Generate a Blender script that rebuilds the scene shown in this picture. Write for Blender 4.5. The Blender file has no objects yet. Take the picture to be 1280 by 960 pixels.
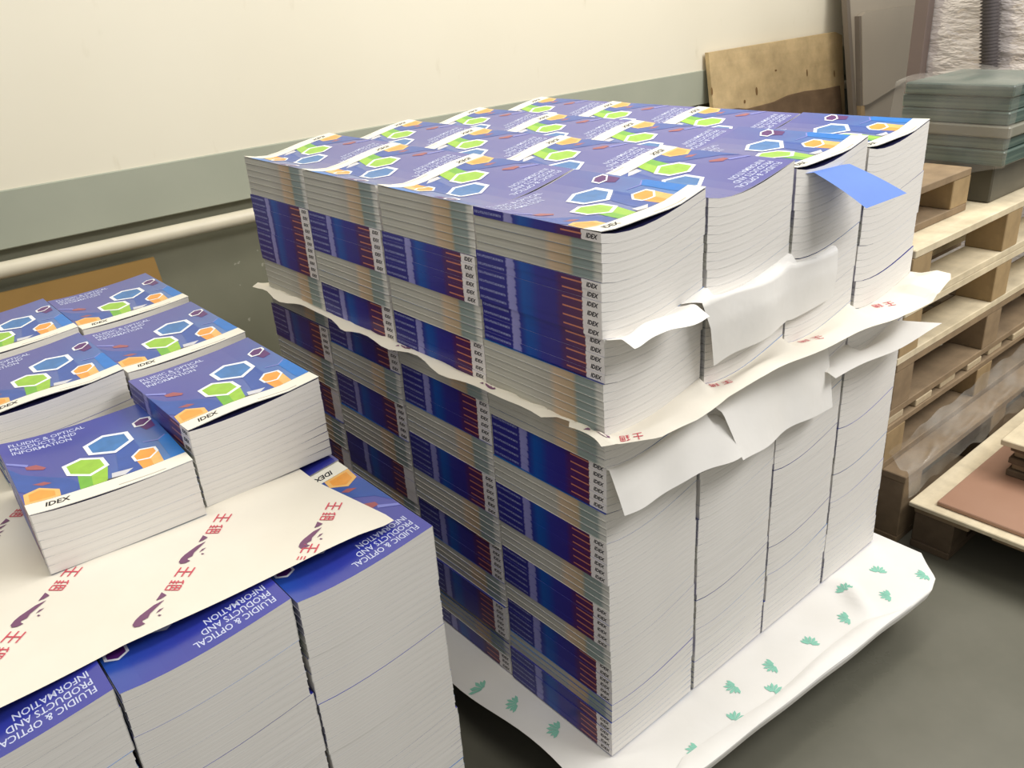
import bpy, bmesh, math, random
import numpy as np
from mathutils import Vector, Matrix

random.seed(11)
SC = bpy.context.scene
COL = SC.collection

# ------------------------------------------------------------------ camera
CAM = np.array([-0.7902, -0.7703, 1.3972])
ROT = np.array([[0.75701166, -0.65010186, -0.06558149],
                [-0.31917268, -0.28033689, -0.9052845],
                [0.57014222, 0.70624274, -0.41971305]])
FPX = 1057.9
cd = bpy.data.cameras.new('camera')
cam = bpy.data.objects.new('camera', cd)
COL.objects.link(cam)
cd.sensor_width = 36.0
cd.lens = FPX / 1280.0 * 36.0
cd.clip_start = 0.02
M = Matrix.Identity(4)
for i in range(3):
    M[i][0] = ROT[0][i]; M[i][1] = -ROT[1][i]; M[i][2] = -ROT[2][i]; M[i][3] = CAM[i]
cam.matrix_world = M
SC.camera = cam

def ray(u, v):
    return ROT.T @ np.array([(u - 640) / FPX, (v - 480) / FPX, 1.0])
def onplane(u, v, p0, n):
    d = ray(u, v); p0 = np.array(p0, float); n = np.array(n, float)
    return CAM + d * (np.dot(p0 - CAM, n) / np.dot(d, n))
def onz(u, v, z): return onplane(u, v, (0, 0, z), (0, 0, 1))
def onx(u, v, x): return onplane(u, v, (x, 0, 0), (1, 0, 0))
def ony(u, v, y): return onplane(u, v, (0, y, 0), (0, 1, 0))
def project(p):
    c = ROT @ (np.array(p, float) - CAM)
    return 640 + FPX * c[0] / c[2], 480 + FPX * c[1] / c[2]

# ------------------------------------------------------------------ light
w = bpy.data.worlds.new('world'); SC.world = w; w.use_nodes = True
bg = w.node_tree.nodes['Background']
bg.inputs[0].default_value = (1.0, 0.975, 0.925, 1); bg.inputs[1].default_value = 0.44
def area(name, loc, tgt, sx, sy, power, col):
    l = bpy.data.lights.new(name, 'AREA'); l.shape = 'RECTANGLE'; l.size = sx; l.size_y = sy
    l.energy = power; l.color = col
    o = bpy.data.objects.new(name, l); COL.objects.link(o); o.location = loc
    o.rotation_euler = (Vector(tgt) - Vector(loc)).to_track_quat('-Z', 'Y').to_euler()
    return o
area('ceiling_light', (2.1, -1.7, 3.3), (0.9, 0.3, 0.6), 2.4, 0.7, 102, (1.0, 0.98, 0.965))
area('ceiling_light', (-0.6, 0.5, 3.9), (-0.2, 1.4, 1.2), 2.4, 0.5, 42, (1.0, 0.97, 0.90))
area('ceiling_light', (2.3, -0.1, 3.7), (3.1, 0.9, 0.7), 2.0, 0.5, 62, (1.0, 0.96, 0.90))
SC.view_settings.view_transform = 'Standard'
SC.view_settings.look = 'None'
SC.view_settings.gamma = 1.0
SC.view_settings.exposure = 0.0
SC.view_settings.use_curve_mapping = False

# ------------------------------------------------------------------ materials
MATS = {}
def lin(c):
    return tuple(((x / 255.0) / 12.92 if x / 255.0 <= 0.04045 else ((x / 255.0 + 0.055) / 1.055) ** 2.4) for x in c)
class N:
    def __init__(s, name, rough=0.6, spec=0.3):
        s.m = bpy.data.materials.new(name); s.m.use_nodes = True; s.t = s.m.node_tree
        s.b = s.t.nodes['Principled BSDF']; s.b.inputs['Roughness'].default_value = rough
        s.b.inputs['Specular IOR Level'].default_value = spec
        MATS[name] = s.m
    def n(s, typ, **kw):
        x = s.t.nodes.new(typ)
        for k, v in kw.items(): setattr(x, k, v)
        return x
    def l(s, a, b): s.t.links.new(a, b)
    def coord(s, out='Object', scale=(1, 1, 1)):
        c = s.n('ShaderNodeTexCoord'); mp = s.n('ShaderNodeMapping'); mp.inputs['Scale'].default_value = scale
        s.l(c.outputs[out], mp.inputs[0]); return mp.outputs[0]
    def noise(s, vec, scale, detail=3, rough=0.5):
        x = s.n('ShaderNodeTexNoise'); x.inputs['Scale'].default_value = scale
        x.inputs['Detail'].default_value = detail; x.inputs['Roughness'].default_value = rough
        s.l(vec, x.inputs['Vector']); return x.outputs[0]
    def ramp(s, fac, stops, interp='LINEAR'):
        r = s.n('ShaderNodeValToRGB'); r.color_ramp.interpolation = interp
        e = r.color_ramp.elements
        while len(e) < len(stops): e.new(0.5)
        for el, (p, c) in zip(e, stops): el.position = p; el.color = (*c, 1)
        s.l(fac, r.inputs[0]); return r.outputs[0]
    def mix(s, fac, a, b, mode='MIX'):
        x = s.n('ShaderNodeMix', data_type='RGBA', blend_type=mode)
        for v, i in ((fac, 0), (a, 6), (b, 7)):
            if isinstance(v, (int, float)): x.inputs[i].default_value = v
            elif isinstance(v, tuple): x.inputs[i].default_value = (*v, 1)
            else: s.l(v, x.inputs[i])
        return x.outputs[2]
    def math(s, op, a, b=None):
        x = s.n('ShaderNodeMath', operation=op)
        for v, i in ((a, 0), (b, 1)):
            if v is None: continue
            if isinstance(v, (int, float)): x.inputs[i].default_value = v
            else: s.l(v, x.inputs[i])
        return x.outputs[0]
    def base(s, c):
        if isinstance(c, tuple): s.b.inputs['Base Color'].default_value = (*c, 1)
        else: s.l(c, s.b.inputs['Base Color'])
    def bump(s, h, strength=0.2, dist=0.002):
        b = s.n('ShaderNodeBump'); b.inputs['Strength'].default_value = strength; b.inputs['Distance'].default_value = dist
        s.l(h, b.inputs['Height']); s.l(b.outputs[0], s.b.inputs['Normal'])

def flat(name, rgb, rough=0.5, spec=0.3, var=0.0, scale=30):
    k = N(name, rough, spec); c = lin(rgb)
    if var:
        f = k.noise(k.coord(), scale, 4)
        k.base(k.mix(f, tuple(x * (1 - var) for x in c), tuple(min(1, x * (1 + var)) for x in c)))
    else: k.base(c)
    return k.m

# paper block ends: fine page lines
k = N('page_edges', 0.8, 0.15)
v = k.coord('Object', (1.2, 1.2, 620))
f = k.noise(v, 1.0, 3, 0.6)
f2 = k.noise(k.coord('Object', (9, 9, 40)), 1.0, 2)
c = k.ramp(f, [(0.25, lin((222, 219, 213))), (0.48, lin((234, 231, 226))), (0.75, lin((243, 241, 237)))])
k.base(k.mix(k.math('MULTIPLY', f2, 0.22), c, lin((196, 190, 182))))
k.bump(f, 0.15, 0.001)
# fore edges with printed tabs
k = N('fore_edges', 0.8, 0.15)
uv = k.coord('UV'); sp = k.n('ShaderNodeSeparateXYZ'); k.l(uv, sp.inputs[0])
nz = k.noise(k.coord('Object', (2, 2, 520)), 1.0, 3, 0.6)
u = k.math('ADD', sp.outputs[0], k.math('MULTIPLY', k.math('SUBTRACT', nz, 0.5), 0.05))
c = k.ramp(u, [(0.0, lin((192, 191, 181))), (0.40, lin((194, 192, 182))), (0.58, lin((186, 182, 172))), (0.63, lin((206, 182, 156))),
               (0.77, lin((190, 168, 138))), (0.80, lin((142, 156, 152))), (0.93, lin((150, 162, 160))), (0.955, lin((205, 206, 200))), (1.0, lin((222, 220, 214)))])
d = k.ramp(nz, [(0.3, (0.74, 0.74, 0.74)), (0.5, (0.94, 0.94, 0.94)), (0.7, (1, 1, 1))])
k.base(k.mix(1.0, c, d, 'MULTIPLY')); k.bump(nz, 0.15, 0.001)
# cover
k = N('cover_blue', 0.28, 0.5)
sp = k.n('ShaderNodeSeparateXYZ'); k.l(k.coord('UV'), sp.inputs[0])
g = k.math('ADD', k.math('MULTIPLY', sp.outputs[0], 0.55), k.math('MULTIPLY', k.math('SUBTRACT', 1.0, sp.outputs[1]), 0.55))
nz = k.noise(k.coord('UV'), 3.0, 2)
g = k.math('ADD', g, k.math('MULTIPLY', k.math('SUBTRACT', nz, 0.5), 0.35))
k.base(k.ramp(g, [(0.05, lin((54, 58, 160))), (0.40, lin((44, 54, 154))), (0.62, lin((34, 68, 160))), (0.85, lin((28, 98, 178))), (1.0, lin((30, 120, 200)))]))
k.b.inputs['Coat Weight'].default_value = 0.6; k.b.inputs['Coat Roughness'].default_value = 0.22
# spine
k = N('spine_print', 0.35, 0.4)
sp = k.n('ShaderNodeSeparateXYZ'); k.l(k.coord('UV'), sp.inputs[0])
nz = k.noise(k.coord('Object', (8, 60, 200)), 1.0, 2)
a = k.math('ADD', sp.outputs[0], k.math('MULTIPLY', k.math('SUBTRACT', nz, 0.5), 0.03))
c = k.ramp(a, [(0.0, lin((38, 36, 128))), (0.262, lin((40, 38, 132))), (0.275, lin((150, 148, 206))), (0.33, lin((140, 140, 200))),
               (0.345, lin((40, 44, 140))), (0.40, lin((18, 82, 168))), (0.46, lin((20, 72, 160))), (0.52, lin((44, 46, 142))), (0.66, lin((48, 36, 128))),
               (0.70, lin((72, 30, 96))), (0.865, lin((84, 32, 72))), (0.867, lin((228, 222, 222))), (1.0, lin((232, 228, 226)))])
ab = k.math('ABSOLUTE', k.math('SUBTRACT', sp.outputs[1], 0.55))
on = k.math('MULTIPLY', k.math('LESS_THAN', ab, 0.085), k.math('MULTIPLY', k.math('GREATER_THAN', sp.outputs[0], 0.715), k.math('LESS_THAN', sp.outputs[0], 0.866)))
k.base(k.mix(on, c, lin((196, 122, 96))))
flat('cover_inner', (226, 224, 219), 0.6)
flat('board_edge_grey', (176, 174, 164), 0.7)
flat('first_page', (40, 40, 84), 0.4)
flat('ink_white', (240, 242, 246), 0.35)
flat('ink_black', (26, 24, 30), 0.45)
flat('ink_title', (205, 212, 238), 0.35)
flat('ink_spine_title', (176, 182, 228), 0.4)
flat('ink_green', (150, 196, 62), 0.3, 0.4, 0.22, 60)
flat('ink_green_dark', (112, 178, 60), 0.3, 0.4, 0.2, 60)
flat('ink_orange', (236, 160, 70), 0.3, 0.4, 0.18, 60)
flat('ink_orange_pale', (240, 186, 110), 0.3, 0.4, 0.2, 60)
flat('ink_blue', (58, 116, 178), 0.3, 0.4, 0.35, 45)
flat('ink_blue_mid', (50, 84, 162), 0.3, 0.4, 0.2, 40)
flat('ink_azure', (24, 118, 204), 0.3, 0.4, 0.2, 40)
flat('ink_purple', (88, 34, 110), 0.3, 0.4, 0.2, 60)
flat('ink_red', (158, 84, 92), 0.3, 0.4, 0.2, 60)
flat('ink_lavender', (126, 132, 206), 0.3, 0.4)
flat('ink_silver', (206, 206, 214), 0.3, 0.4, 0.1, 60)
flat('ink_dark', (70, 68, 76), 0.35, 0.4, 0.2, 60)
flat('ink_strip', (240, 236, 222), 0.32, 0.4)
flat('ink_grey', (190, 182, 172), 0.4)
flat('mark_red', (206, 84, 98), 0.7)
flat('mark_purple', (122, 82, 112), 0.7)
flat('mark_green', (142, 204, 182), 0.7)
k = N('wrapping_paper', 0.75, 0.2); nz = k.noise(k.coord('Object'), 7, 3)
k.base(k.mix(nz, lin((226, 219, 203)), lin((238, 232, 219))))
nb = k.noise(k.coord('Object'), 22, 3); k.bump(nb, 0.12, 0.01)
k = N('white_paper', 0.7, 0.2); nz = k.noise(k.coord('Object'), 9, 3)
k.base(k.mix(nz, lin((232, 229, 222)), lin((243, 241, 237))))
nb = k.noise(k.coord('Object'), 14, 3); k.bump(nb, 0.2, 0.012)
flat('blue_paper', (98, 132, 206), 0.5, 0.3, 0.08, 25)
# room
k = N('wall_cream', 0.55, 0.35); nz = k.noise(k.coord('Object'), 1.6, 4); ns = k.noise(k.coord('Object', (3, 3, 1)), 6, 4)
c = k.mix(nz, lin((230, 223, 202)), lin((238, 232, 213)))
k.base(k.mix(k.ramp(ns, [(0.68, (0, 0, 0)), (0.80, (0.35, 0.35, 0.35))]), c, lin((206, 196, 168))))
k = N('wall_dado', 0.6, 0.25); nz = k.noise(k.coord('Object'), 4, 4)
k.base(k.mix(nz, lin((158, 162, 146)), lin((174, 177, 160))))
k = N('wall_lower', 0.35, 0.4); nz = k.noise(k.coord('Object'), 5, 4); ns = k.noise(k.coord('Object'), 38, 2)
c = k.mix(nz, lin((122, 122, 104)), lin((142, 141, 122)))
k.base(k.mix(k.ramp(ns, [(0.74, (0, 0, 0)), (0.78, (0.7, 0.7, 0.7))]), c, lin((186, 184, 168))))
k = N('floor_concrete', 0.32, 0.45); nz = k.noise(k.coord('Object'), 3.5, 5); ns = k.noise(k.coord('Object'), 45, 3)
c = k.mix(nz, lin((92, 92, 81)), lin((116, 114, 101)))
k.base(k.mix(k.math('MULTIPLY', ns, 0.3), c, lin((122, 119, 105))))
k.l(k.ramp(nz, [(0.3, (0.25, 0.25, 0.25)), (0.7, (0.5, 0.5, 0.5))]), k.b.inputs['Roughness']); k.bump(ns, 0.05, 0.002)
flat('pipe_paint', (214, 206, 184), 0.4, 0.4, 0.08, 14)
flat('cardboard', (142, 112, 64), 0.8, 0.15, 0.12, 7)
def wood(name, a, b, axis, rough=0.7, knots=False):
    k = N(name, rough, 0.25)
    sc = {'x': (1.5, 22, 22), 'y': (22, 1.5, 22), 'z': (22, 22, 1.5)}[axis]
    f = k.noise(k.coord('Object', sc), 1.6, 4, 0.6); g = k.ramp(k.noise(k.coord('Object'), 9, 5, 0.65), [(0.35, (0, 0, 0)), (0.7, (1, 1, 1))])
    c = k.mix(f, lin(a), lin(b))
    c = k.mix(k.math('MULTIPLY', g, 0.5), c, lin(tuple(x * 0.7 for x in a)))
    k.base(c); k.bump(f, 0.2, 0.002); return k.m
wood('wood_pale_x', (206, 190, 156), (236, 224, 196), 'x')
wood('wood_pale_y', (182, 164, 134), (212, 196, 164), 'y')
wood('wood_tan', (158, 134, 98), (192, 166, 124), 'z')
wood('wood_dull', (134, 114, 90), (164, 142, 112), 'x')
wood('wood_dark', (92, 78, 62), (120, 102, 82), 'x')
wood('wood_plank', (198, 172, 126), (216, 192, 148), 'x', 0.6)
wood('wood_brown', (118, 96, 74), (140, 116, 90), 'x')
flat('knot', (122, 94, 58), 0.7)
k = N('hardboard', 0.35, 0.45); nz = k.noise(k.coord('Object'), 5, 4)
k.base(k.mix(nz, lin((150, 112, 90)), lin((176, 140, 118))))
flat('panel_grey', (160, 150, 134), 0.45, 0.35, 0.06, 4)
flat('panel_edge', (112, 102, 90), 0.5, 0.3)
flat('post_paint', (118, 104, 98), 0.5, 0.3, 0.1, 6)
flat('black_rubber', (78, 72, 72), 0.5, 0.4)
k = N('teal_sheets', 0.3, 0.5); f = k.noise(k.coord('Object', (1.5, 1.5, 130)), 1.0, 4, 0.6)
k.base(k.ramp(f, [(0.25, lin((44, 58, 54))), (0.5, lin((70, 90, 82))), (0.75, lin((108, 122, 108)))])); k.bump(f, 0.2, 0.002)
flat('dark_base', (86, 82, 70), 0.35, 0.4, 0.25, 12)
k = N('silver_wrap', 0.16, 0.9); nz = k.noise(k.coord('Object', (2, 2.5, 7)), 2.2, 4, 0.6)
k.base(k.mix(nz, lin((206, 196, 192)), lin((244, 238, 236)))); k.bump(nz, 0.55, 0.04); k.b.inputs['Metallic'].default_value = 0.3
k = N('hazy_film', 0.2, 0.8); tr = k.n('ShaderNodeBsdfTransparent'); mx = k.n('ShaderNodeMixShader')
nz = k.noise(k.coord('Object', (4, 4, 4)), 2.0, 3, 0.5); k.base(lin((196, 192, 182))); k.bump(nz, 0.4, 0.02)
k.l(k.ramp(nz, [(0.3, (0.10, 0.10, 0.10)), (0.8, (0.34, 0.34, 0.34))]), mx.inputs[0])
k.l(tr.outputs[0], mx.inputs[1]); k.l(k.b.outputs[0], mx.inputs[2]); k.l(mx.outputs[0], k.t.nodes['Material Output'].inputs['Surface'])
k = N('stretch_film', 0.12, 0.9)
tr = k.n('ShaderNodeBsdfTransparent'); mx = k.n('ShaderNodeMixShader')
nz = k.noise(k.coord('Object', (2, 6, 4)), 2.2, 3, 0.5)
k.base(lin((214, 212, 204))); k.bump(nz, 0.8, 0.02)
k.l(k.ramp(nz, [(0.35, (0.05, 0.05, 0.05)), (0.8, (0.40, 0.40, 0.40))]), mx.inputs[0])
k.l(tr.outputs[0], mx.inputs[1]); k.l(k.b.outputs[0], mx.inputs[2])
k.l(mx.outputs[0], k.t.nodes['Material Output'].inputs['Surface'])

# ------------------------------------------------------------------ helpers
def mesh_obj(name, me, parent=None, loc=None, rot=None):
    o = bpy.data.objects.new(name, me); COL.objects.link(o)
    if parent is not None: o.parent = parent
    if loc is not None: o.location = loc
    if rot is not None: o.rotation_euler = rot
    return o
def tag(o, label, cat=None, group=None, kind=None):
    o['label'] = label
    if cat: o['category'] = cat
    if group: o['group'] = group
    if kind: o['kind'] = kind
    return o
def empty(name, loc, rz=0.0):
    o = bpy.data.objects.new(name, None); COL.objects.link(o); o.location = loc; o.rotation_euler = (0, 0, rz)
    o.empty_display_size = 0.05
    return o
def make_mesh(name, verts, faces, mats, fm=None, uvs=None, smooth=False):
    me = bpy.data.meshes.new(name); me.from_pydata([tuple(map(float, q)) for q in verts], [], faces)
    for m in mats: me.materials.append(MATS[m])
    if fm: me.polygons.foreach_set('material_index', fm)
    if uvs:
        ul = me.uv_layers.new(name='UVMap'); flatuv = [c for f in uvs for q in f for c in q]
        ul.data.foreach_set('uv', flatuv)
    if smooth: me.polygons.foreach_set('use_smooth', [True] * len(me.polygons))
    me.update(); return me
def box_mesh(name, size, mat, bevel=0.002):
    bm = bmesh.new(); bmesh.ops.create_cube(bm, size=1.0)
    bmesh.ops.scale(bm, vec=size, verts=bm.verts)
    if bevel: bmesh.ops.bevel(bm, geom=bm.edges[:], offset=bevel, segments=1, affect='EDGES')
    me = bpy.data.meshes.new(name); bm.to_mesh(me); bm.free(); me.materials.append(MATS[mat]); return me
def box(name, lo, hi, mat, parent=None, bevel=0.002):
    lo = np.array(lo, float); hi = np.array(hi, float)
    o = mesh_obj(name, box_mesh(name, tuple(hi - lo), mat, bevel), parent)
    c = (lo + hi) / 2
    if parent is not None: c = c - np.array(parent.location)
    o.location = c
    return o
def prism(name, pts, thick, mat, parent=None):
    """outline pts (3D, planar) thickened by vector `thick`, bevelled a little"""
    n = len(pts); P = [np.array(p, float) for p in pts]; t = np.array(thick, float)
    off = np.array(parent.location) if parent is not None else 0
    vs = [p - off for p in P] + [p + t - off for p in P]
    fs = [tuple(range(n)), tuple(range(2 * n - 1, n - 1, -1))] + [(i, i + n, (i + 1) % n + n, (i + 1) % n) for i in range(n)]
    me = make_mesh(name, vs, fs, [mat])
    bm = bmesh.new(); bm.from_mesh(me); bmesh.ops.recalc_face_normals(bm, faces=bm.faces); bm.to_mesh(me); bm.free()
    return mesh_obj(name, me, parent)
def tube_mesh(name, pts, radii, mat, seg=14):
    vs, fs = [], []
    P = [Vector(p) for p in pts]
    for i, p in enumerate(P):
        d = (P[min(i + 1, len(P) - 1)] - P[max(i - 1, 0)]).normalized()
        a = d.orthogonal().normalized() if abs(d.z) < 0.99 else Vector((1, 0, 0)); b = d.cross(a)
        for k in range(seg):
            th = 2 * math.pi * k / seg
            vs.append(p + (a * math.cos(th) + b * math.sin(th)) * radii[i])
    for i in range(len(P) - 1):
        for k in range(seg):
            fs.append((i * seg + k, i * seg + (k + 1) % seg, (i + 1) * seg + (k + 1) % seg, (i + 1) * seg + k))
    fs.append(tuple(range(seg))[::-1]); fs.append(tuple((len(P) - 1) * seg + k for k in range(seg)))
    return make_mesh(name, vs, fs, [mat], smooth=True)

# ---- flat print: polygons cut into small pieces so that they follow a curved surface
def poly_bm(polys):
    """polys: list of (list of (u,v), material index, layer) -> bmesh with z = layer"""
    bm = bmesh.new()
    for pts, mi, lay in polys:
        vs = [bm.verts.new((p[0], p[1], lay)) for p in pts]
        f = bm.faces.new(vs); f.material_index = mi
    bmesh.ops.triangulate(bm, faces=bm.faces[:])
    return bm
def cut(bm, axis, vals):
    for v in vals:
        co = [0, 0, 0]; no = [0, 0, 0]; co[axis] = v; no[axis] = 1
        bmesh.ops.bisect_plane(bm, geom=bm.verts[:] + bm.edges[:] + bm.faces[:], plane_co=co, plane_no=no)
def text_tris(body, shear=0.0, res=2, space=1.0, bold=0.0):
    cu = bpy.data.curves.new('text', 'FONT'); cu.body = body; cu.resolution_u = res; cu.shear = shear; cu.space_line = 0.95; cu.space_character = space; cu.offset = bold
    o = bpy.data.objects.new('text', cu); COL.objects.link(o)
    bpy.context.view_layer.update()
    me = bpy.data.meshes.new_from_object(o.evaluated_get(bpy.context.evaluated_depsgraph_get()))
    vs = np.array([v.co[:2] for v in me.vertices]); fs = [tuple(p.vertices) for p in me.polygons]
    bpy.data.objects.remove(o); bpy.data.curves.remove(cu); bpy.data.meshes.remove(me)
    vs = vs - vs.min(0); return vs, fs
def text_bm(vs, fs, fn):
    bm = bmesh.new(); bv = [bm.verts.new((*fn(a, b), 0)) for a, b in vs]
    for f in fs:
        try: bm.faces.new([bv[i] for i in f])
        except ValueError: pass
    return bm
def bm_mesh(name, bm, mapper, mats):
    for v in bm.verts: v.co = Vector(mapper(v.co.x, v.co.y, v.co.z))
    me = bpy.data.meshes.new(name); bm.to_mesh(me); bm.free()
    for m in mats: me.materials.append(MATS[m])
    return me

# ------------------------------------------------------------------ room
WY = 2.0
def struct(o): o['kind'] = 'structure'; return o
def plane(name, pts, mat):
    return struct(mesh_obj(name, make_mesh(name, pts, [(0, 1, 2, 3)], [mat])))
fl = box('floor', (-4, -4, -0.1), (11, WY + 0.25, 0), 'floor_concrete', bevel=0); tag(struct(fl), 'grey polished concrete floor')
wl = empty('wall_back', (0, WY, 0)); tag(struct(wl), 'cream wall with grey-green painted lower part')
box('upper_wall', (-4, WY, 0.985), (11, WY + 0.2, 4.2), 'wall_cream', wl, 0)
box('lower_wall', (-4, WY + 0.03, 0), (11, WY + 0.2, 0.985), 'wall_lower', wl, 0)
box('painted_band', (-4, WY - 0.006, 0.823), (11, WY + 0.05, 0.985), 'wall_dado', wl, 0.003)
# pipe along the wall
pp = empty('wall_pipe', (0, WY - 0.03, 0.773)); tag(pp, 'cream painted pipe running along the wall under the grey band', 'pipe')
mesh_obj('pipe', tube_mesh('pipe', [(x, 0, 0) for x in (-4, 0, 4, 11)], [0.024] * 4, 'pipe_paint', 16), pp)
for x in (-1.4, 0.9, 2.9, 5.1, 7.6):
    mesh_obj('pipe_clip', tube_mesh('pipe_clip', [(x - 0.012, 0, 0), (x + 0.012, 0, 0)], [0.028] * 2, 'post_paint', 16), pp)
    box('clip_foot', (x - 0.012, WY - 0.03, 0.763), (x + 0.012, WY + 0.03, 0.783), 'post_paint', pp, 0)

# brown sheet leaning behind the low stack
a = onplane(0, 368, (0, 1.96, 0.70), (0, 0.96, 0.28)); b = onplane(191, 321, (0, 1.96, 0.70), (0, 0.96, 0.28))
tp = (a[2] + b[2]) / 2; nlean = 0.28 / 0.96
yt = 1.96 - (tp - 0.70) * nlean; yb = 1.96 + 0.70 * nlean - 0.0
yb = 1.96 - 0.22; yt = 1.972
a = onplane(191, 321, (0, yt, tp), (0, 1, -(yt - yb) / tp))
tp = a[2]
tag(prism('cardboard_sheet', [(-1.35, yb, 0.004), (a[0] + 0.005, yb, 0.004), (a[0], yt, tp), (-1.35, yt, tp)], (0, -0.012, 0), 'cardboard'),
    'brown cardboard sheet leaning against the grey lower wall behind the low stack', 'cardboard')

# ------------------------------------------------------------------ catalogues
W, HB, T = 0.2232, 0.2745, 0.01386
PW, PH = 0.2301, 0.28
CT = 0.0005
NX = 8
def zc(u, S, Tl): return -S * math.sin(math.pi * min(1, max(0, u)) ** 0.8) + Tl * (u - 0.5)

def cover_data(flip, S, Tl, lift=0.0):
    ny = 6 if lift else 1
    vs, fs, fm, uvs = [], [], [], []
    us = [i / NX for i in range(NX + 1)]; ts = [j / ny for j in range(ny + 1)]
    def bu(u, v): return (1 - u, 1 - v) if flip else (u, v)
    def ztop(u, v):
        ub, vb = bu(u, v)
        return T + zc(u, S, Tl) + lift * math.sin(math.pi * min(1.0, ub / 0.72)) * (1 - 0.75 * vb) + (0.22 * lift * max(0.0, 1 - vb / 0.25) ** 2)
    def grid(fn, mi, uvf, rev=False, rows=None):
        base = len(vs); rr = rows or ts
        for v in rr:
            for u in us: vs.append(fn(u, v))
        for j in range(len(rr) - 1):
            for i in range(NX):
                q = [base + j * (NX + 1) + i, base + j * (NX + 1) + i + 1, base + (j + 1) * (NX + 1) + i + 1, base + (j + 1) * (NX + 1) + i]
                w_ = [uvf(us[i], rr[j]), uvf(us[i + 1], rr[j]), uvf(us[i + 1], rr[j + 1]), uvf(us[i], rr[j + 1])]
                if rev: q.reverse(); w_.reverse()
                fs.append(q); fm.append(mi); uvs.append(w_)
    X = lambda u: (u - 0.5) * W
    Y = lambda v: (v - 0.5) * HB
    grid(lambda u, v: (X(u), Y(v), ztop(u, v)), 0, bu)
    grid(lambda u, v: (X(u), Y(v), ztop(u, v) - CT), 2, bu, True)
    grid(lambda u, v: (X(u), Y(v), zc(u, S, Tl)), 0, bu, True, [0, 1])
    grid(lambda u, v: (X(u), Y(v), zc(u, S, Tl) + CT), 2, bu, False, [0, 1])
    def quad(pts, mi, uv=((0, 0),) * 4):
        b = len(vs); vs.extend(pts); fs.append([b, b + 1, b + 2, b + 3]); fm.append(mi); uvs.append(list(uv))
    for v, sg in ((0, 1), (1, -1)):          # thin edges of the two boards at head and tail
        for i in range(NX):
            u0, u1 = us[i], us[i + 1]
            for zt in (lambda u: ztop(u, v), lambda u: zc(u, S, Tl) + CT):
                q = [(X(u0), Y(v), zt(u0) - CT), (X(u1), Y(v), zt(u1) - CT), (X(u1), Y(v), zt(u1)), (X(u0), Y(v), zt(u0))]
                if sg < 0: q.reverse()
                quad(q, 2)
    us_, uf = (1.0, 0.0) if flip else (0.0, 1.0)
    zs = zc(us_, S, Tl)
    for off, mi in ((0, 1), (CT, 2)):
        x = X(us_) + (-off if flip else off)
        q = [(x, Y(1), zs), (x, Y(0), zs), (x, Y(0), zs + T), (x, Y(1), zs + T)]
        uv = [(0, 0), (1, 0), (1, 1), (0, 1)]
        if flip: uv = [(1, 0), (0, 0), (0, 1), (1, 1)]
        if flip != bool(off): q.reverse(); uv.reverse()
        quad(q, mi, uv)
    for v in (0, 1):
        x0, x1 = X(us_), X(us_) + (-CT if flip else CT)
        quad([(x0, Y(v), zs), (x1, Y(v), zs), (x1, Y(v), zs + T), (x0, Y(v), zs + T)], 2)
    zf = zc(uf, S, Tl)
    for z0, z1 in ((zf, zf + CT),):
        quad([(X(uf), Y(0), z0), (X(uf), Y(1), z0), (X(uf), Y(1), z1), (X(uf), Y(0), z1)], 3)
    for j in range(ny):
        quad([(X(uf), Y(ts[j]), ztop(uf, ts[j]) - CT), (X(uf), Y(ts[j + 1]), ztop(uf, ts[j + 1]) - CT), (X(uf), Y(ts[j + 1]), ztop(uf, ts[j + 1])), (X(uf), Y(ts[j]), ztop(uf, ts[j]))], 3)
    return vs, fs, fm, uvs, ztop
def page_data(flip, S, Tl):
    vs, fs, fm, uvs = [], [], [], []
    x0, x1 = -W / 2, W / 2
    if flip: x0 += 0.001; x1 -= 0.0008
    else: x0 += 0.0008; x1 -= 0.001
    y0, y1 = -HB / 2 + 0.0001, HB / 2 - 0.0001
    for y in (y0, y1):
        for i in range(NX + 1):
            x = x0 + (x1 - x0) * i / NX; z = zc((x + W / 2) / W, S, Tl)
            vs.append((x, y, z + CT + 0.0001)); vs.append((x, y, z + T - CT - 0.0001))
    n = 2 * (NX + 1)
    def add(q, mi, uv=None): fs.append(q); fm.append(mi); uvs.append(uv or [(0, 0)] * 4)
    for i in range(NX):
        a = 2 * i
        add([a, a + 2, a + 3, a + 1], 0); add([n + a + 1, n + a + 3, n + a + 2, n + a], 0)
        add([a + 1, a + 3, n + a + 3, n + a + 1], 2); add([n + a, n + a + 2, a + 2, a], 0)
    e = 2 * NX
    add([0, 1, n + 1, n], 1, [(1, 0), (1, 1), (0, 1), (0, 0)])
    add([e, n + e, n + e + 1, e + 1], 1, [(0, 0), (1, 0), (1, 1), (0, 1)])
    return vs, fs, fm, uvs

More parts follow.
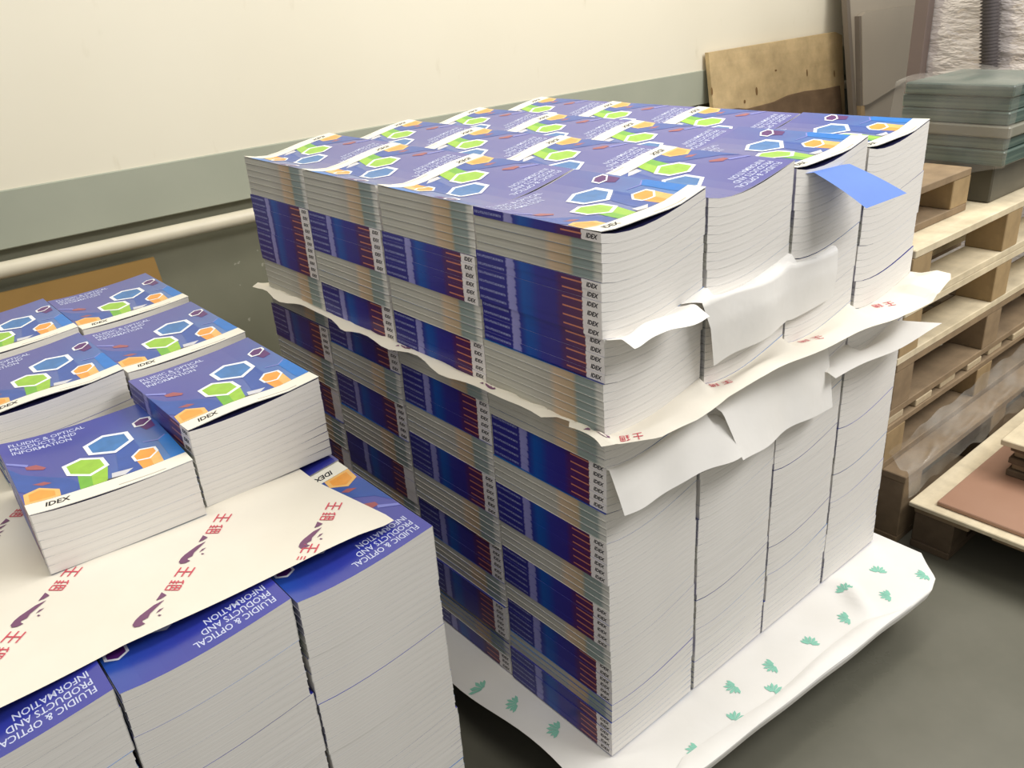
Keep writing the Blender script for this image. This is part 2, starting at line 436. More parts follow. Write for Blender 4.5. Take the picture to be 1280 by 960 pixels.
# lettering shared by all catalogues
LOGO = text_tris('IDEX', 0.28, 2, 1.0, 0.030)
SPT = text_tris('FLUIDIC & OPTICAL PRODUCTS AND INFORMATION', 0, 1, 1.0, 0.02)
TITLE = text_tris('FLUIDIC & OPTICAL\nPRODUCTS AND\nINFORMATION', 0, 2, 1.0, 0.008)
def spine_letters(flip, S, Tl):
    zs = zc(1.0 if flip else 0.0, S, Tl)
    def mp(a, b, _):
        if flip: return (W / 2 + 0.0003, -HB / 2 + a, zs + b)
        return (-W / 2 - 0.0003, HB / 2 - a, zs + b)
    lv, lf = LOGO; s = 0.0070 / lv[:, 1].max(); sx = 0.0225 / lv[:, 0].max()
    tv, tf = SPT; r = 0.0042 / tv[:, 1].max(); rx = 0.064 / tv[:, 0].max()
    logo = ([mp(x * sx + HB * 0.898, y * s + 0.0036, 0) for x, y in lv], lf)
    title = ([mp(x * rx + HB * 0.012, y * r + 0.0048, 0) for x, y in tv], tf)
    return logo, title

def hexo(o, i, m_in, m_line, lay):
    return [(o, m_line, lay), (i, m_in, lay + 1)]
PM = ['ink_strip', 'ink_white', 'ink_blue', 'ink_green', 'ink_green_dark', 'ink_orange', 'ink_orange_pale', 'ink_blue_mid', 'ink_azure', 'ink_purple', 'ink_red', 'ink_lavender', 'ink_silver', 'ink_dark', 'ink_grey']
def shrink(p, f):
    c = np.mean(np.array(p), 0); return [tuple(c + (np.array(q) - c) * f) for q in p]
def cover_polys():
    ix = {m: i for i, m in enumerate(PM)}
    big = [(0.478, 0.646), (0.629, 0.717), (0.79, 0.654), (0.79, 0.518), (0.636, 0.427), (0.479, 0.508)]
    gre = [(0.295, 0.465), (0.423, 0.504), (0.55, 0.423), (0.554, 0.302), (0.418, 0.241), (0.294, 0.332)]
    ora = [(0.698, 0.309), (0.772, 0.37), (0.872, 0.33), (0.87, 0.265), (0.794, 0.208), (0.699, 0.238)]
    pur = [(0.848, 0.737), (0.918, 0.773), (0.985, 0.749), (0.98, 0.703), (0.907, 0.654), (0.844, 0.671)]
    obl = [(0.018, 0.245), (0.119, 0.285), (0.219, 0.205), (0.208, 0.124), (0.004, 0.124)]
    L = []
    L.append(([(0, 0), (1, 0), (1, 0.122), (0, 0.122)], ix['ink_strip'], 2))
    L.append(([(0.632, 0.419), (0.786, 0.505), (0.784, 0.253), (0.70, 0.124), (0.60, 0.124), (0.582, 0.208)], ix['ink_blue_mid'], 1))
    L.append(([(0.915, 0.403), (0.978, 0.44), (0.999, 0.42), (0.999, 0.124), (0.905, 0.124)], ix['ink_azure'], 1))
    L.append(([(0.824, 0.437), (0.915, 0.397), (0.978, 0.434), (0.978, 0.445), (0.915, 0.41), (0.824, 0.446)], ix['ink_lavender'], 2))
    L.append(([(0.351, 0.30), (0.322, 0.124), (0.40, 0.124), (0.424, 0.25)], ix['ink_green_dark'], 2))
    L.append(([(0.424, 0.25), (0.40, 0.124), (0.49, 0.124), (0.545, 0.31)], ix['ink_green'], 2))
    L.append(([(0.712, 0.24), (0.715, 0.124), (0.785, 0.124), (0.796, 0.215)], ix['ink_orange'], 2))
    L.append(([(0.796, 0.215), (0.785, 0.124), (0.853, 0.124), (0.868, 0.27)], ix['ink_orange_pale'], 2))
    L.append(([(0.87, 0.69), (0.975, 0.70), (0.97, 0.60), (0.90, 0.585)], ix['ink_purple'], 1))
    L.append(([(0.535, 0.193), (0.668, 0.173), (0.60, 0.126), (0.52, 0.139)], ix['ink_silver'], 3))
    L.append(([(0.49, 0.145), (0.53, 0.138), (0.60, 0.124), (0.485, 0.124)], ix['ink_dark'], 2))
    L.append((obl, ix['ink_orange_pale'], 2)); L.append((shrink(obl, 0.72), ix['ink_orange'], 3))
    L.append(([(0.10, 0.590), (0.165, 0.585), (0.212, 0.515), (0.19, 0.495), (0.10, 0.55)], ix['ink_red'], 2))
    L.append(([(0.005, 0.70), (0.005, 0.672), (0.11, 0.585), (0.125, 0.612)], ix['ink_lavender'], 2))
    L.append(([(0.09, 0.343), (0.16, 0.342), (0.196, 0.303), (0.141, 0.300)], ix['ink_red'], 2))
    L.append(([(0.001, 0.62), (0.06, 0.50), (0.30, 0.30), (0.34, 0.20), (0.30, 0.124), (0.215, 0.124), (0.05, 0.24), (0.001, 0.30)], ix['ink_blue_mid'], 0))
    for p, m, f in ((big, 'ink_blue', 0.80), (gre, 'ink_green', 0.80), (ora, 'ink_orange', 0.80), (pur, 'ink_purple', 0.76)):
        q = shrink(p, f)
        for e_ in range(6): L.append(([p[e_], p[(e_ + 1) % 6], q[(e_ + 1) % 6], q[e_]], ix['ink_white'], 5))
        L.append((q, ix[m], 5))
    L.append(([(0.53, 0.028), (0.83, 0.020), (0.83, 0.030), (0.53, 0.038)], ix['ink_grey'], 3))
    return L
LIFT = 0.0080
def print_meshes(flip, S, Tl, lift):
    zt = cover_data(flip, S, Tl, lift)[4]
    def mp(ub, vb, lay):
        u, v = (1 - ub, 1 - vb) if flip else (ub, vb)
        u_ = min(1, max(0, u))
        # piecewise-linear like the cover mesh so that the ink never sinks into it
        i = min(NX - 1, int(u_ * NX)); f = u_ * NX - i
        ny = 6 if lift else 1
        j = min(ny - 1, int(v * ny)); g = v * ny - j
        z = (zt(i / NX, j / ny) * (1 - f) + zt((i + 1) / NX, j / ny) * f) * (1 - g) + (zt(i / NX, (j + 1) / ny) * (1 - f) + zt((i + 1) / NX, (j + 1) / ny) * f) * g
        return ((u - 0.5) * W, (v - 0.5) * HB, z + 0.00025 + 0.00007 * lay)
    cx = [i / NX for i in range(1, NX)]; cy = [i / 6 for i in range(1, 6)]
    bm = poly_bm(cover_polys()); cut(bm, 0, cx); cut(bm, 1, cy)
    art = bm_mesh('cover_print', bm, mp, PM)
    tv, tf = TITLE; sx = 0.50 / tv[:, 0].max(); sy = 0.165 / tv[:, 1].max()
    bm = text_bm(tv, tf, lambda a, b: (0.065 + a * sx, 0.79 + b * sy)); cut(bm, 0, cx[:5]); cut(bm, 1, cy)
    tit = bm_mesh('cover_title', bm, mp, ['ink_title'])
    lv, lf = LOGO; s2 = 0.155 / lv[:, 0].max(); s3 = 0.048 / lv[:, 1].max()
    bm = text_bm(lv, lf, lambda a, b: (0.10 + a * s2, 0.045 + b * s3)); cut(bm, 0, cx[:3])
    for v_ in bm.verts: v_.co.z = 4
    lg = bm_mesh('cover_logo', bm, mp, ['ink_black'])
    return art, tit, lg

CM = ['cover_blue', 'spine_print', 'cover_inner', 'board_edge_grey']; PGM = ['page_edges', 'fore_edges', 'first_page']
CACHE = {}
def book_data(flip, S, Tl):
    key = ('d', flip, S, Tl)
    if key not in CACHE: CACHE[key] = (cover_data(flip, S, Tl)[:4], page_data(flip, S, Tl), spine_letters(flip, S, Tl))
    return CACHE[key]
def book_meshes(flip, S, Tl, top, lift):
    key = ('m', flip, S, Tl, top, lift)
    if key not in CACHE:
        cv = cover_data(flip, S, Tl, lift if top else 0.0); pg = page_data(flip, S, Tl); (lo, ti) = spine_letters(flip, S, Tl)
        r = dict(cover=make_mesh('cover', cv[0], cv[1], CM, cv[2], cv[3]),
                 page_block=make_mesh('page_block', pg[0], pg[1], PGM, pg[2], pg[3]),
                 spine_logo=make_mesh('spine_logo', lo[0], lo[1], ['ink_black']),
                 spine_title=make_mesh('spine_title', ti[0], ti[1], ['ink_spine_title']))
        if top: r['art'] = print_meshes(flip, S, Tl, lift)
        CACHE[key] = r
    return CACHE[key]
def build_book(b):
    m = book_meshes(b['flip'], b['S'], b['Tl'], b['top'], b['lift'])
    e = empty('catalogue', b['loc'], b['rz'])
    tag(e, b['label'], 'book', b['group'])
    c = mesh_obj('cover', m['cover'], e); mesh_obj('page_block', m['page_block'], e)
    if b['spine']:
        mesh_obj('spine_logo', m['spine_logo'], c); mesh_obj('spine_title', m['spine_title'], c)
    if b['top']:
        for nme, me in zip(('cover_print', 'cover_title', 'cover_logo'), m['art']): mesh_obj(nme, me, c)
    return e

ORD = ['zeroth', 'first', 'second', 'third', 'fourth', 'fifth', 'sixth', 'seventh', 'eighth', 'ninth', 'tenth', 'eleventh', 'twelfth', 'thirteenth', 'fourteenth', 'fifteenth', 'sixteenth', 'seventeenth', 'eighteenth', 'nineteenth']
def ordinal(n):
    if n < 20: return ORD[n]
    t, r = divmod(n, 10); tens = {2: ('twenty', 'twentieth'), 3: ('thirty', 'thirtieth'), 4: ('forty', 'fortieth'), 5: ('fifty', 'fiftieth'), 6: ('sixty', 'sixtieth'), 7: ('seventy', 'seventieth')}[t]
    return tens[1] if r == 0 else tens[0] + '-' + ORD[r]

BOOKS = []
def column(cx, cy, zbase, bundles, S, Tl, name, group, faces, toplabel=None, rz0=0.0, ramp=12, jit=1.0, topvis=True, lift=LIFT, gaps=(), dxj=1.0):
    """bundles: from the top, list of (flip, count); faces: sides in view ('L' spine side -x, 'F' end side -y)"""
    seq = []
    for bi, (fl_, n_) in enumerate(bundles): seq += [(fl_, bi)] * n_
    ntot = len(seq); off = {}
    for bi in range(len(bundles)): off[bi] = (random.uniform(-.0028, .0028) * jit * dxj, random.uniform(-.0006, .0006) * jit, random.uniform(-.0022, .0022) * jit)
    for k_, (fl_, bi) in enumerate(seq):
        lev = ntot - 1 - k_
        amp = min(1.0, (lev + 1) / ramp) if ramp else 1.0
        dx, dy, dr = off[bi]
        b = dict(flip=fl_, S=round(S * amp, 5), Tl=round(Tl * amp, 5), top=(k_ == 0 and topvis), lift=lift, loc=(cx + dx + random.uniform(-.0006, .0006), cy + dy + random.uniform(-.00006, .00006), zbase + lev * T + 0.0001 + 0.0013 * sum(1 for g_ in gaps if k_ < g_)),
                 rz=rz0 + dr + random.uniform(-.0001, .0001), group=group, faces=faces)
        b['spine'] = ('L' in faces and not fl_)
        if k_ == 0 and topvis: b['label'] = toplabel
        else:
            look = 'white-edged catalogue' if 'L' not in faces else ('blue-spined catalogue' if not fl_ else 'grey-edged catalogue')
            b['label'] = f'{look}, {ordinal(k_ + 1)} from top, {name}'
        if b['top']: b['score'] = 1e9
        elif not faces: b['score'] = 0
        else:
            sc = 0; x, y, z = b['loc']
            for f in faces:
                if f == 'L': q = [(x - W / 2, y + HB / 2, z), (x - W / 2, y - HB / 2, z), (x - W / 2, y - HB / 2, z + T), (x - W / 2, y + HB / 2, z + T)]
                else: q = [(x - W / 2, y - HB / 2, z), (x + W / 2, y - HB / 2, z), (x + W / 2, y - HB / 2, z + T), (x - W / 2, y - HB / 2, z + T)]
                pq = [project(p) for p in q]; mx_ = sum(p[0] for p in pq) / 4; my_ = sum(p[1] for p in pq) / 4
                ar = abs(sum(pq[i][0] * pq[(i + 1) % 4][1] - pq[(i + 1) % 4][0] * pq[i][1] for i in range(4))) / 2
                hid = not (-30 < mx_ < 1300 and my_ < 958)
                if 'tall stack' in group and f == 'L' and mx_ < 560 and my_ > 330 + (mx_ - 310) * 1.35: hid = True
                if not hid: sc += ar
            b['score'] = sc
        BOOKS.append(b)

Sf, Sn = True, False    # flipped: fore edge to the -x side; not flipped: spine to the -x side
n, f = Sn, Sf
ZB = 0.138
GT, GL = 'catalogues in the tall stack', 'catalogues in the low stack'
pats = {
 (0, 0): [(n, 1), (f, 4), (n, 6), (n, 5), (f, 6), (f, 4), (n, 6), (f, 4), (n, 6), (f, 4), (n, 6), (f, 3), (n, 6), (f, 3), (n, 6)],
 (0, 1): [(f, 6), (n, 6), (f, 5), (n, 5), (f, 3), (n, 6), (f, 5), (n, 6), (f, 5), (n, 6), (f, 4), (n, 6), (f, 4), (n, 3)],
 (0, 2): [(f, 6), (n, 6), (f, 5), (n, 5), (n, 5), (f, 5), (n, 6), (f, 5), (n, 6), (f, 5), (n, 6), (f, 5), (n, 5)],
 (0, 3): [(f, 6), (n, 6), (n, 5), (f, 5), (f, 3), (n, 6), (f, 5), (n, 6), (f, 5), (n, 6), (f, 5), (n, 6), (f, 6)],
 (1, 0): [(f, 8), (n, 6), (f, 8), (n, 7), (f, 6), (n, 6), (f, 7), (n, 5), (f, 6), (n, 6), (f, 5)],
 (2, 0): [(n, 5), (f, 6), (n, 6), (f, 5), (n, 6), (f, 6), (n, 7), (f, 6), (n, 6), (f, 6), (n, 5), (f, 6)],
 (3, 0): [(n, 7), (f, 6), (n, 5), (f, 4), (n, 7), (f, 6), (n, 6), (f, 6), (n, 7), (f, 6), (n, 5), (f, 5)],
}
where = {(0, 0): 'corner column of the tall stack', (0, 1): 'spine-side column beside the tall stack corner', (0, 2): 'third spine-side column of the tall stack',
         (0, 3): 'tall stack spine-side column nearest the wall', (1, 0): 'white-side column beside the tall stack corner',
         (2, 0): 'third white-side column of the tall stack', (3, 0): 'tall stack white-side column nearest the pallets'}
rown = ['front row', 'second row', 'third row', 'row nearest the wall']; coln = ['spine-side column', 'second column', 'third column', 'column nearest the pallets']
for j in range(4):
    for i in range(4):
        faces = ('L' if i == 0 else '') + ('F' if j == 0 else '')
        pt = pats.get((i, j)) or [(f, 6), (n, 6), (f, 5), (n, 5)] * 3 + [(f, 4)]
        column(PW * (i + 0.5), PH * (j + 0.5), ZB, pt, 0.0150, 0.018, where.get((i, j), f'inner column of the tall stack {i} {j}'), GT, faces,
               f'hexagon-cover catalogue topping the tall stack, {rown[j]}, {coln[i]}',
               gaps={(1, 0): (29, 54), (2, 0): (11, 17, 41, 54), (3, 0): (18, 49)}.get((i, j), ()), dxj=1.1 if (j == 0 and i) else 1.0)
# low stack, lower tier
LX0, LY0 = -0.9185, 0.122
lw = {2: 'right-hand lower column of the low stack', 1: 'middle lower column of the low stack', 0: 'left-hand lower column of the low stack'}
lw = {2: 'low stack lower column facing the tall stack', 1: 'low stack lower middle column', 0: 'low stack lower column farthest from tall stack'}
for j in range(4):
    for i in range(3):
        pt = [(f, 7), (n, 6), (f, 7), (n, 6), (f, 8), (n, 6)] if i != 1 else [(f, 5), (n, 7), (f, 8), (n, 7), (f, 6), (n, 7)]
        column(LX0 + (i + 0.5) * 0.2285, LY0 + (j + 0.5) * PH, 0.1345, pt, 0.008, 0.011, lw[i], GL, 'F' if j == 0 else '',
               f'blue titled catalogue half under the printed sheet, low stack, {["outermost column", "middle column", "column facing the tall stack"][i]}' if j == 0 else '', topvis=(j == 0), jit=1.4, lift=0.0)
# low stack, upper tier (rests on the printed sheet)
ZU = 0.1345 + 40 * T + 0.0095
up = [(-0.344, 0.560, 10, [(n, 3), (f, 7)], 0.006, 0.012, 'upper pile of the low stack beside the dark gap', 'hexagon-cover catalogue on the tallest upper pile at the front of the low stack', 'FL', 0.0),
      (-0.570, 0.545, 7, [(n, 7)], 0.006, -0.004, 'shorter upper front pile of the low stack', 'hexagon-cover catalogue on the shorter upper front pile of the low stack', 'FL', -0.05),
      (-0.335, 0.868, 10, [(n, 3), (f, 7)], 0.005, 0.010, 'middle upper pile beside the dark gap', 'hexagon-cover catalogue on the middle upper pile beside the dark gap', '', 0.0),
      (-0.562, 0.860, 10, [(n, 4), (f, 6)], 0.006, 0.012, 'upper pile behind the shorter front pile', 'hexagon-cover catalogue on the upper pile right behind the shorter front pile', 'F', 0.0),
      (-0.325, 1.180, 10, [(n, 5), (f, 5)], 0.005, 0.010, 'rear upper pile beside the dark gap', 'hexagon-cover catalogue on the rear upper pile next to the dark gap', '', 0.0),
      (-0.556, 1.175, 10, [(n, 5), (f, 5)], 0.005, 0.010, 'rear upper pile', 'hexagon-cover catalogue on the rear upper pile before the cardboard sheet', '', 0.0),
      (-0.80, 1.03, 9, [(n, 9)], 0.005, 0.010, 'rear outer pile', 'hexagon-cover catalogue on the rear outer upper pile away from the tall stack', '', 0.0)]
up = up[:6]
for x, y, c_, pt, S_, T_, nm, tl, fc, rz in up: column(x, y, ZU, pt, S_, T_, nm, GL, fc, tl, rz, ramp=5, lift=LIFT if (c_ == 10 and 'F' in fc) else 0.0018)

order = sorted(BOOKS, key=lambda b: -b['score'])
solo = [b for b in order[:300] if b['score'] > 0]
rest = order[len(solo):]
for b in solo: build_book(b)
# all the other catalogues of the two stacks as one mesh
V, L, LS, MI, UV = [], [], [], [], []; nv = 0
RM = CM + PGM + ['ink_black', 'ink_spine_title']
for b in rest:
    cv, pg, (lo, ti) = book_data(b['flip'], b['S'], b['Tl'])
    parts = [(cv[0], cv[1], cv[2], cv[3], 0), (pg[0], pg[1], pg[2], pg[3], 4)]
    if b['spine'] and b['score'] > 0: parts += [(lo[0], lo[1], [0] * len(lo[1]), None, 7), (ti[0], ti[1], [0] * len(ti[1]), None, 8)]
    c_, s_ = math.cos(b['rz']), math.sin(b['rz'])
    for vs, fs, fm, uv, mo in parts:
        a = np.array(vs, float)
        V.append(np.stack([a[:, 0] * c_ - a[:, 1] * s_ + b['loc'][0], a[:, 0] * s_ + a[:, 1] * c_ + b['loc'][1], a[:, 2] + b['loc'][2]], 1))
        for q_, fc in enumerate(fs):
            L.extend([x + nv for x in fc]); LS.append(len(fc)); MI.append(fm[q_] + mo)
            UV.extend([c for p in (uv[q_] if uv else [(0, 0)] * len(fc)) for c in p])
        nv += len(vs)
V = np.concatenate(V)
me = bpy.data.meshes.new('catalogue_stacks'); me.vertices.add(len(V)); me.vertices.foreach_set('co', V.ravel())
me.loops.add(len(L)); me.loops.foreach_set('vertex_index', L)
me.polygons.add(len(LS)); me.polygons.foreach_set('loop_start', np.concatenate([[0], np.cumsum(LS)[:-1]]).astype(int))
me.polygons.foreach_set('material_index', MI); me.polygons.foreach_set('use_smooth', [False] * len(LS))
ul = me.uv_layers.new(name='UVMap'); ul.data.foreach_set('uv', UV)
for m_ in RM: me.materials.append(MATS[m_])
me.update(calc_edges=True); me.validate()
tag(mesh_obj('catalogue_stacks', me), 'remaining stacked blue-spined catalogues filling the lower and inner columns', 'books', kind='stuff')

# ------------------------------------------------------------------ paper sheets
def sheet(name, P, ns, nt, mat, marks=None, mm=('mark_red', 'mark_purple', 'mark_green'), ss=None, tt=None, up=1):
    ss = ss or [i / ns for i in range(ns + 1)]; tt = tt or [j / nt for j in range(nt + 1)]
    vs = [P(s, t) for t in tt for s in ss]; w_ = len(ss)
    fs = [(j * w_ + i, j * w_ + i + 1, (j + 1) * w_ + i + 1, (j + 1) * w_ + i) for j in range(len(tt) - 1) for i in range(w_ - 1)]
    o = mesh_obj(name, make_mesh(name, vs, fs, [mat], smooth=True))
    if marks:
        def grid_pt(s, t):
            i = max(0, min(w_ - 2, int(np.searchsorted(ss, s) - 1))); j = max(0, min(len(tt) - 2, int(np.searchsorted(tt, t) - 1)))
            a = (s - ss[i]) / (ss[i + 1] - ss[i]); b = (t - tt[j]) / (tt[j + 1] - tt[j])
            g = lambda i_, j_: np.array(vs[j_ * w_ + i_], float)
            p = (g(i, j) * (1 - a) + g(i + 1, j) * a) * (1 - b) + (g(i, j + 1) * (1 - a) + g(i + 1, j + 1) * a) * b
            nrm = np.cross(g(i + 1, j) - g(i, j), g(i, j + 1) - g(i, j)); L_ = np.linalg.norm(nrm)
            nrm = nrm / L_ if L_ > 0 else np.array([0, 0, 1.0])
            if nrm[2] * up < 0: nrm = -nrm
            return p + nrm * 0.0009
        for nm_, polys in marks:
            if polys: mesh_obj(nm_, bm_mesh(nm_, poly_bm(polys), lambda s, t, z: tuple(grid_pt(s, t)), list(mm)), o)
    return o
def bar(a0, b0, a1, b1, w_):
    d = np.array([a1 - a0, b1 - b0], float); d /= np.linalg.norm(d); q = np.array([-d[1], d[0]]) * w_ / 2
    A, B = np.array([a0, b0]), np.array([a1, b1]); return [A + q, A - q, B - q, B + q]
def mark_set():
    """one printed repeat, local (a along the row, b across), metres: two characters, then the swoosh emblem"""
    R, Pp = [], []
    for b in (-0.0095, 0.0, 0.0095): R.append(bar(-0.010 + abs(b) * 0.1, b, 0.010, b, 0.0021))
    R.append(bar(0.0, -0.0095, 0.0, 0.0095, 0.0021))
    c = 0.027
    for b in (-0.009, -0.0045, 0.0): R.append(bar(c - 0.009, b, c - 0.002, b, 0.0017))
    R.append(bar(c - 0.0055, -0.009, c - 0.0055, 0.009, 0.0017)); R.append(bar(c - 0.0095, 0.006, c - 0.0015, 0.009, 0.0017))
    for b in (-0.009, -0.003, 0.003, 0.009): R.append(bar(c + 0.001, b, c + 0.010, b, 0.0017))
    for a in (0.001, 0.0055, 0.010): R.append(bar(c + a, -0.009 if a != 0.0055 else -0.003, c + a, 0.009, 0.0017))
    s = 0.00026; o = 0.056
    hz = [(0, 0), (40, -22), (81, -33), (115, -42), (147, -46), (178, -44), (194, -33), (188, -18), (167, -6), (160, -18), (148, -22), (127, -11), (98, -14), (63, -9)]
    Pp.append([np.array((o + a * s, b * s * 1.5)) for a, b in hz])
    Pp.append([np.array((o + a * s, b * s * 1.5)) for a, b in ((97, 4), (80, 12), (56, 17), (70, 6))])
    Pp.append([np.array((o + a * s, b * s * 1.5)) for a, b in ((104, 16), (112, 15), (116, 23), (108, 26))])
    Pp.append([np.array((o + a * s, b * s * 1.5)) for a, b in ((7, -26), (-36, -27), (-54, -28), (-34, -4), (-9, -13))])
    return R, Pp
MR, MP = mark_set()
def place(name, polys, ox, oy, ang, mi, fn, sc=1.0, mirror=1):
    c_, s_ = math.cos(ang), math.sin(ang); out = []
    for p in polys:
        out.append(([fn(ox + (q[0] * c_ - q[1] * mirror * s_) * sc, oy + (q[0] * s_ + q[1] * mirror * c_) * sc) for q in p], mi, 0))
    return [(name, out)]
def inside(ps, m=0.002): return [(nm_, [p for p in pl_ if all(m < q[0] < 1 - m and m < q[1] < 1 - m for q in p[0])]) for nm_, pl_ in ps]
def dense(lo, hi, n_, extra):
    out = []
    for q in sorted([lo + (hi - lo) * i / n_ for i in range(n_ + 1)] + extra):
        if not out or q - out[-1] > 0.0015 or q == hi:
            if q == hi and hi - out[-1] < 0.0015: out.pop()
            out.append(q)
    return out
def colz(x, S, Tl, x0, pw):
    q = (x - x0) / pw; u = q - math.floor(q)
    return zc(u, S, Tl)

# sheet halfway up the tall stack
ZD = ZB + 48 * T + 0.0002
def yf_mid(x):
    pts = [(-0.03, -0.012), (0.0, -0.03), (0.054, -0.058), (0.136, -0.060), (0.227, -0.05), (0.317, -0.058), (0.465, -0.060), (0.554, -0.064), (0.751, -0.072), (0.849, -0.088), (0.932, -0.072), (0.98, -0.05)]
    return float(np.interp(x, [p[0] for p in pts], [p[1] for p in pts]))
def xl_mid(y): return -0.021 + 0.005 * math.sin(y * 17) + 0.004 * math.sin(y * 41 + 1) + (0.012 if 0.06 < y < 0.12 else 0.0)
X0, X1, Y0, Y1 = -0.03, 0.965, 1.15, -0.06
def P_mid(s, t):
    xn = X0 + (X1 - X0) * s
    y = 1.155 + (yf_mid(xn) - 1.155) * t
    xl = xl_mid(y); xr = 0.955 + 0.02 * max(0, t - 0.9) * 10
    x = xl + (xr - xl) * s
    z = ZD + 0.0006
    sm = zc((x / PW) % 1.0, 0.0150, 0.018) if 0 < x < 4 * PW else -0.004
    if y < 0:
        k_ = min(1, -y / 0.03); z += sm * (1 - k_) - 0.004 * k_ - 0.11 * (-y) + 0.004 * math.sin(x * 23) * k_ - 0.006 * math.sin(x * 9 + 1.2) * k_ + (0.012 * k_ if x > 0.85 else 0)
    else: z += sm
    if x < 0: z += 0.25 * x * (1 + 0.6 * math.sin(y * 19)) + 0.006 * math.sin(y * 31) * (-x / 0.03)
    return (x, y, z)
fnm = lambda x, y: ((x - X0) / (X1 - X0), (y - 1.155) / (yf_mid(max(-0.03, min(0.98, x))) - 1.155))
mk = []
for x, y, an, sc in ((0.03, -0.034, 2.6, 0.8), (0.26, -0.020, 2.6, 0.8), (0.52, -0.026, 2.6, 0.9), (0.78, -0.028, 2.6, 0.9)):
    mk += place('character_print', MR, x, y, an, 0, fnm, sc)
mk += place('emblem_print', [[q - np.array((0.08, -0.005)) for q in p] for p in MP], -0.012, 0.01, -1.2, 1, fnm, 0.7)
mk += place('emblem_print', [[q - np.array((0.08, -0.005)) for q in p] for p in MP], -0.012, 0.255, -1.5, 1, fnm, 0.62)
mk += place('emblem_print', [[q - np.array((0.08, -0.005)) for q in p] for p in MP], -0.013, 0.52, -1.5, 1, fnm, 0.55)
tag(sheet('divider_sheet', P_mid, 0, 0, 'wrapping_paper', inside(mk), ss=dense(0, 1, 90, [0.005, 0.016, 0.024, 0.03]), tt=dense(0, 1, 44, [0.94, 0.95, 0.956, 0.962, 0.968, 0.974, 0.98, 0.986, 0.993])),
    'cream sheet with red and purple print sticking out halfway up the tall stack', 'paper sheet')

# loose flaps hanging on the white side
def drape(name, x0, x1, z0, prof_l, prof_r, label, seed, taper=0.0, mat='white_paper'):
    """sheet that leaves the stack at height z0 between x0 and x1 and follows profile points (out, drop)"""
    rnd = random.Random(seed); ph = [rnd.uniform(0, 6) for _ in range(4)]
    def P(s, t):
        k_ = t * (len(prof_l) - 1); i = min(len(prof_l) - 2, int(k_)); f_ = k_ - i
        def at(pr): return (pr[i][0] * (1 - f_) + pr[i + 1][0] * f_, pr[i][1] * (1 - f_) + pr[i + 1][1] * f_)
        a, b = at(prof_l), at(prof_r)
        out = a[0] * (1 - s) + b[0] * s; dr = a[1] * (1 - s) + b[1] * s
        x = x0 + (x1 - x0) * s + taper * t * (1 - s)
        o_ = max(0.0, out)
        wv = 0.004 * math.sin(s * 7 + ph[0]) + 0.002 * math.sin(s * 15 + ph[1] + t * 3)
        return (x, -out - wv * min(1, o_ / 0.02), z0 + colz(x, 0.0150, 0.018, 0, PW) * (1 - min(1, o_ / 0.02)) - dr + 0.003 * math.sin(s * 9 + ph[2]) * min(1, o_ / 0.02))
    return tag(sheet(name, P, 24, 20, mat), label, 'paper sheet', 'loose white sheets on the white side of the tall stack')
zi = lambda i: ZB + (70 - i) * T + 0.0008
drape('loose_sheet', 0.004, 0.165, zi(11), [(-0.03, 0), (0, 0), (0.022, 0.002), (0.040, 0.012)], [(-0.03, 0), (0, 0), (0.028, -0.002), (0.055, 0.010)], 'small cream flap sticking out of the tall stack corner column', 1, 0.012)
drape('loose_sheet', 0.158, 0.60, zi(11), [(-0.03, 0), (0.004, 0), (0.022, 0.004), (0.026, 0.05), (0.022, 0.12)], [(-0.03, 0), (0.002, 0.002), (0.008, 0.012), (0.011, 0.05), (0.008, 0.10)], 'creased cream sheet draped down from the tall stack above the printed sheet', 2, 0.07)
drape('loose_sheet', 0.004, 0.262, zi(26), [(-0.03, 0), (0.003, 0.004), (0.012, 0.03), (0.020, 0.055), (0.030, 0.082)], [(-0.03, 0), (0.004, 0.003), (0.020, 0.02), (0.038, 0.045), (0.056, 0.072)], 'white sheet hanging below the printed sheet at the tall stack corner column', 3)
drape('loose_sheet', 0.232, 0.60, zi(24), [(-0.03, 0), (0.004, 0.004), (0.024, 0.035), (0.040, 0.075), (0.056, 0.115)], [(-0.03, 0), (0.003, 0.006), (0.012, 0.05), (0.020, 0.10), (0.026, 0.145)], 'white sheet hanging in the middle of the tall stack under the printed sheet', 4, 0.035)
def P_flap(s, t):
    x = 0.58 + 0.27 * s + 0.09 * s * t; out = -0.03 + t * (0.10 - 0.03 * (1 - s))
    o_ = max(0, out); return (x, -out, zi(28) + colz(min(x, 0.919), 0.0150, 0.018, 0, PW) * (1 - min(1, o_ / 0.02)) - 0.006 - 0.38 * o_ * (1 - 0.7 * s) + 0.004 * math.sin(s * 8))
tag(sheet('loose_sheet', P_flap, 20, 12, 'white_paper'), 'white paper flap with a pointed corner sticking out toward the pallets', 'paper sheet', 'loose white sheets on the white side of the tall stack')
# blue slip
Q = [np.array(q) for q in ((0.505, -0.004, 1.092), (0.618, -0.004, 1.087), (0.694, -0.075, 1.030), (0.556, -0.075, 1.031))]
def P_blue(s, t):
    p = (Q[0] * (1 - s) + Q[1] * s) * (1 - t) + (Q[3] * (1 - s) + Q[2] * s) * t
    p = p + np.array((0, -0.003, 0.001)) * math.sin(math.pi * t)
    return tuple(p)
def P_blue2(s, t):
    if t < 0.15: p = np.array(P_blue(s, 0.0)); return (p[0] - 0.02, 0.03 * (1 - t / 0.15) - 0.004, p[2] + 0.0)
    return P_blue(s, (t - 0.15) / 0.85)
tag(sheet('blue_slip', P_blue2, 10, 20, 'blue_paper'), 'plain blue paper slip sticking out near the top of the white side', 'paper slip')

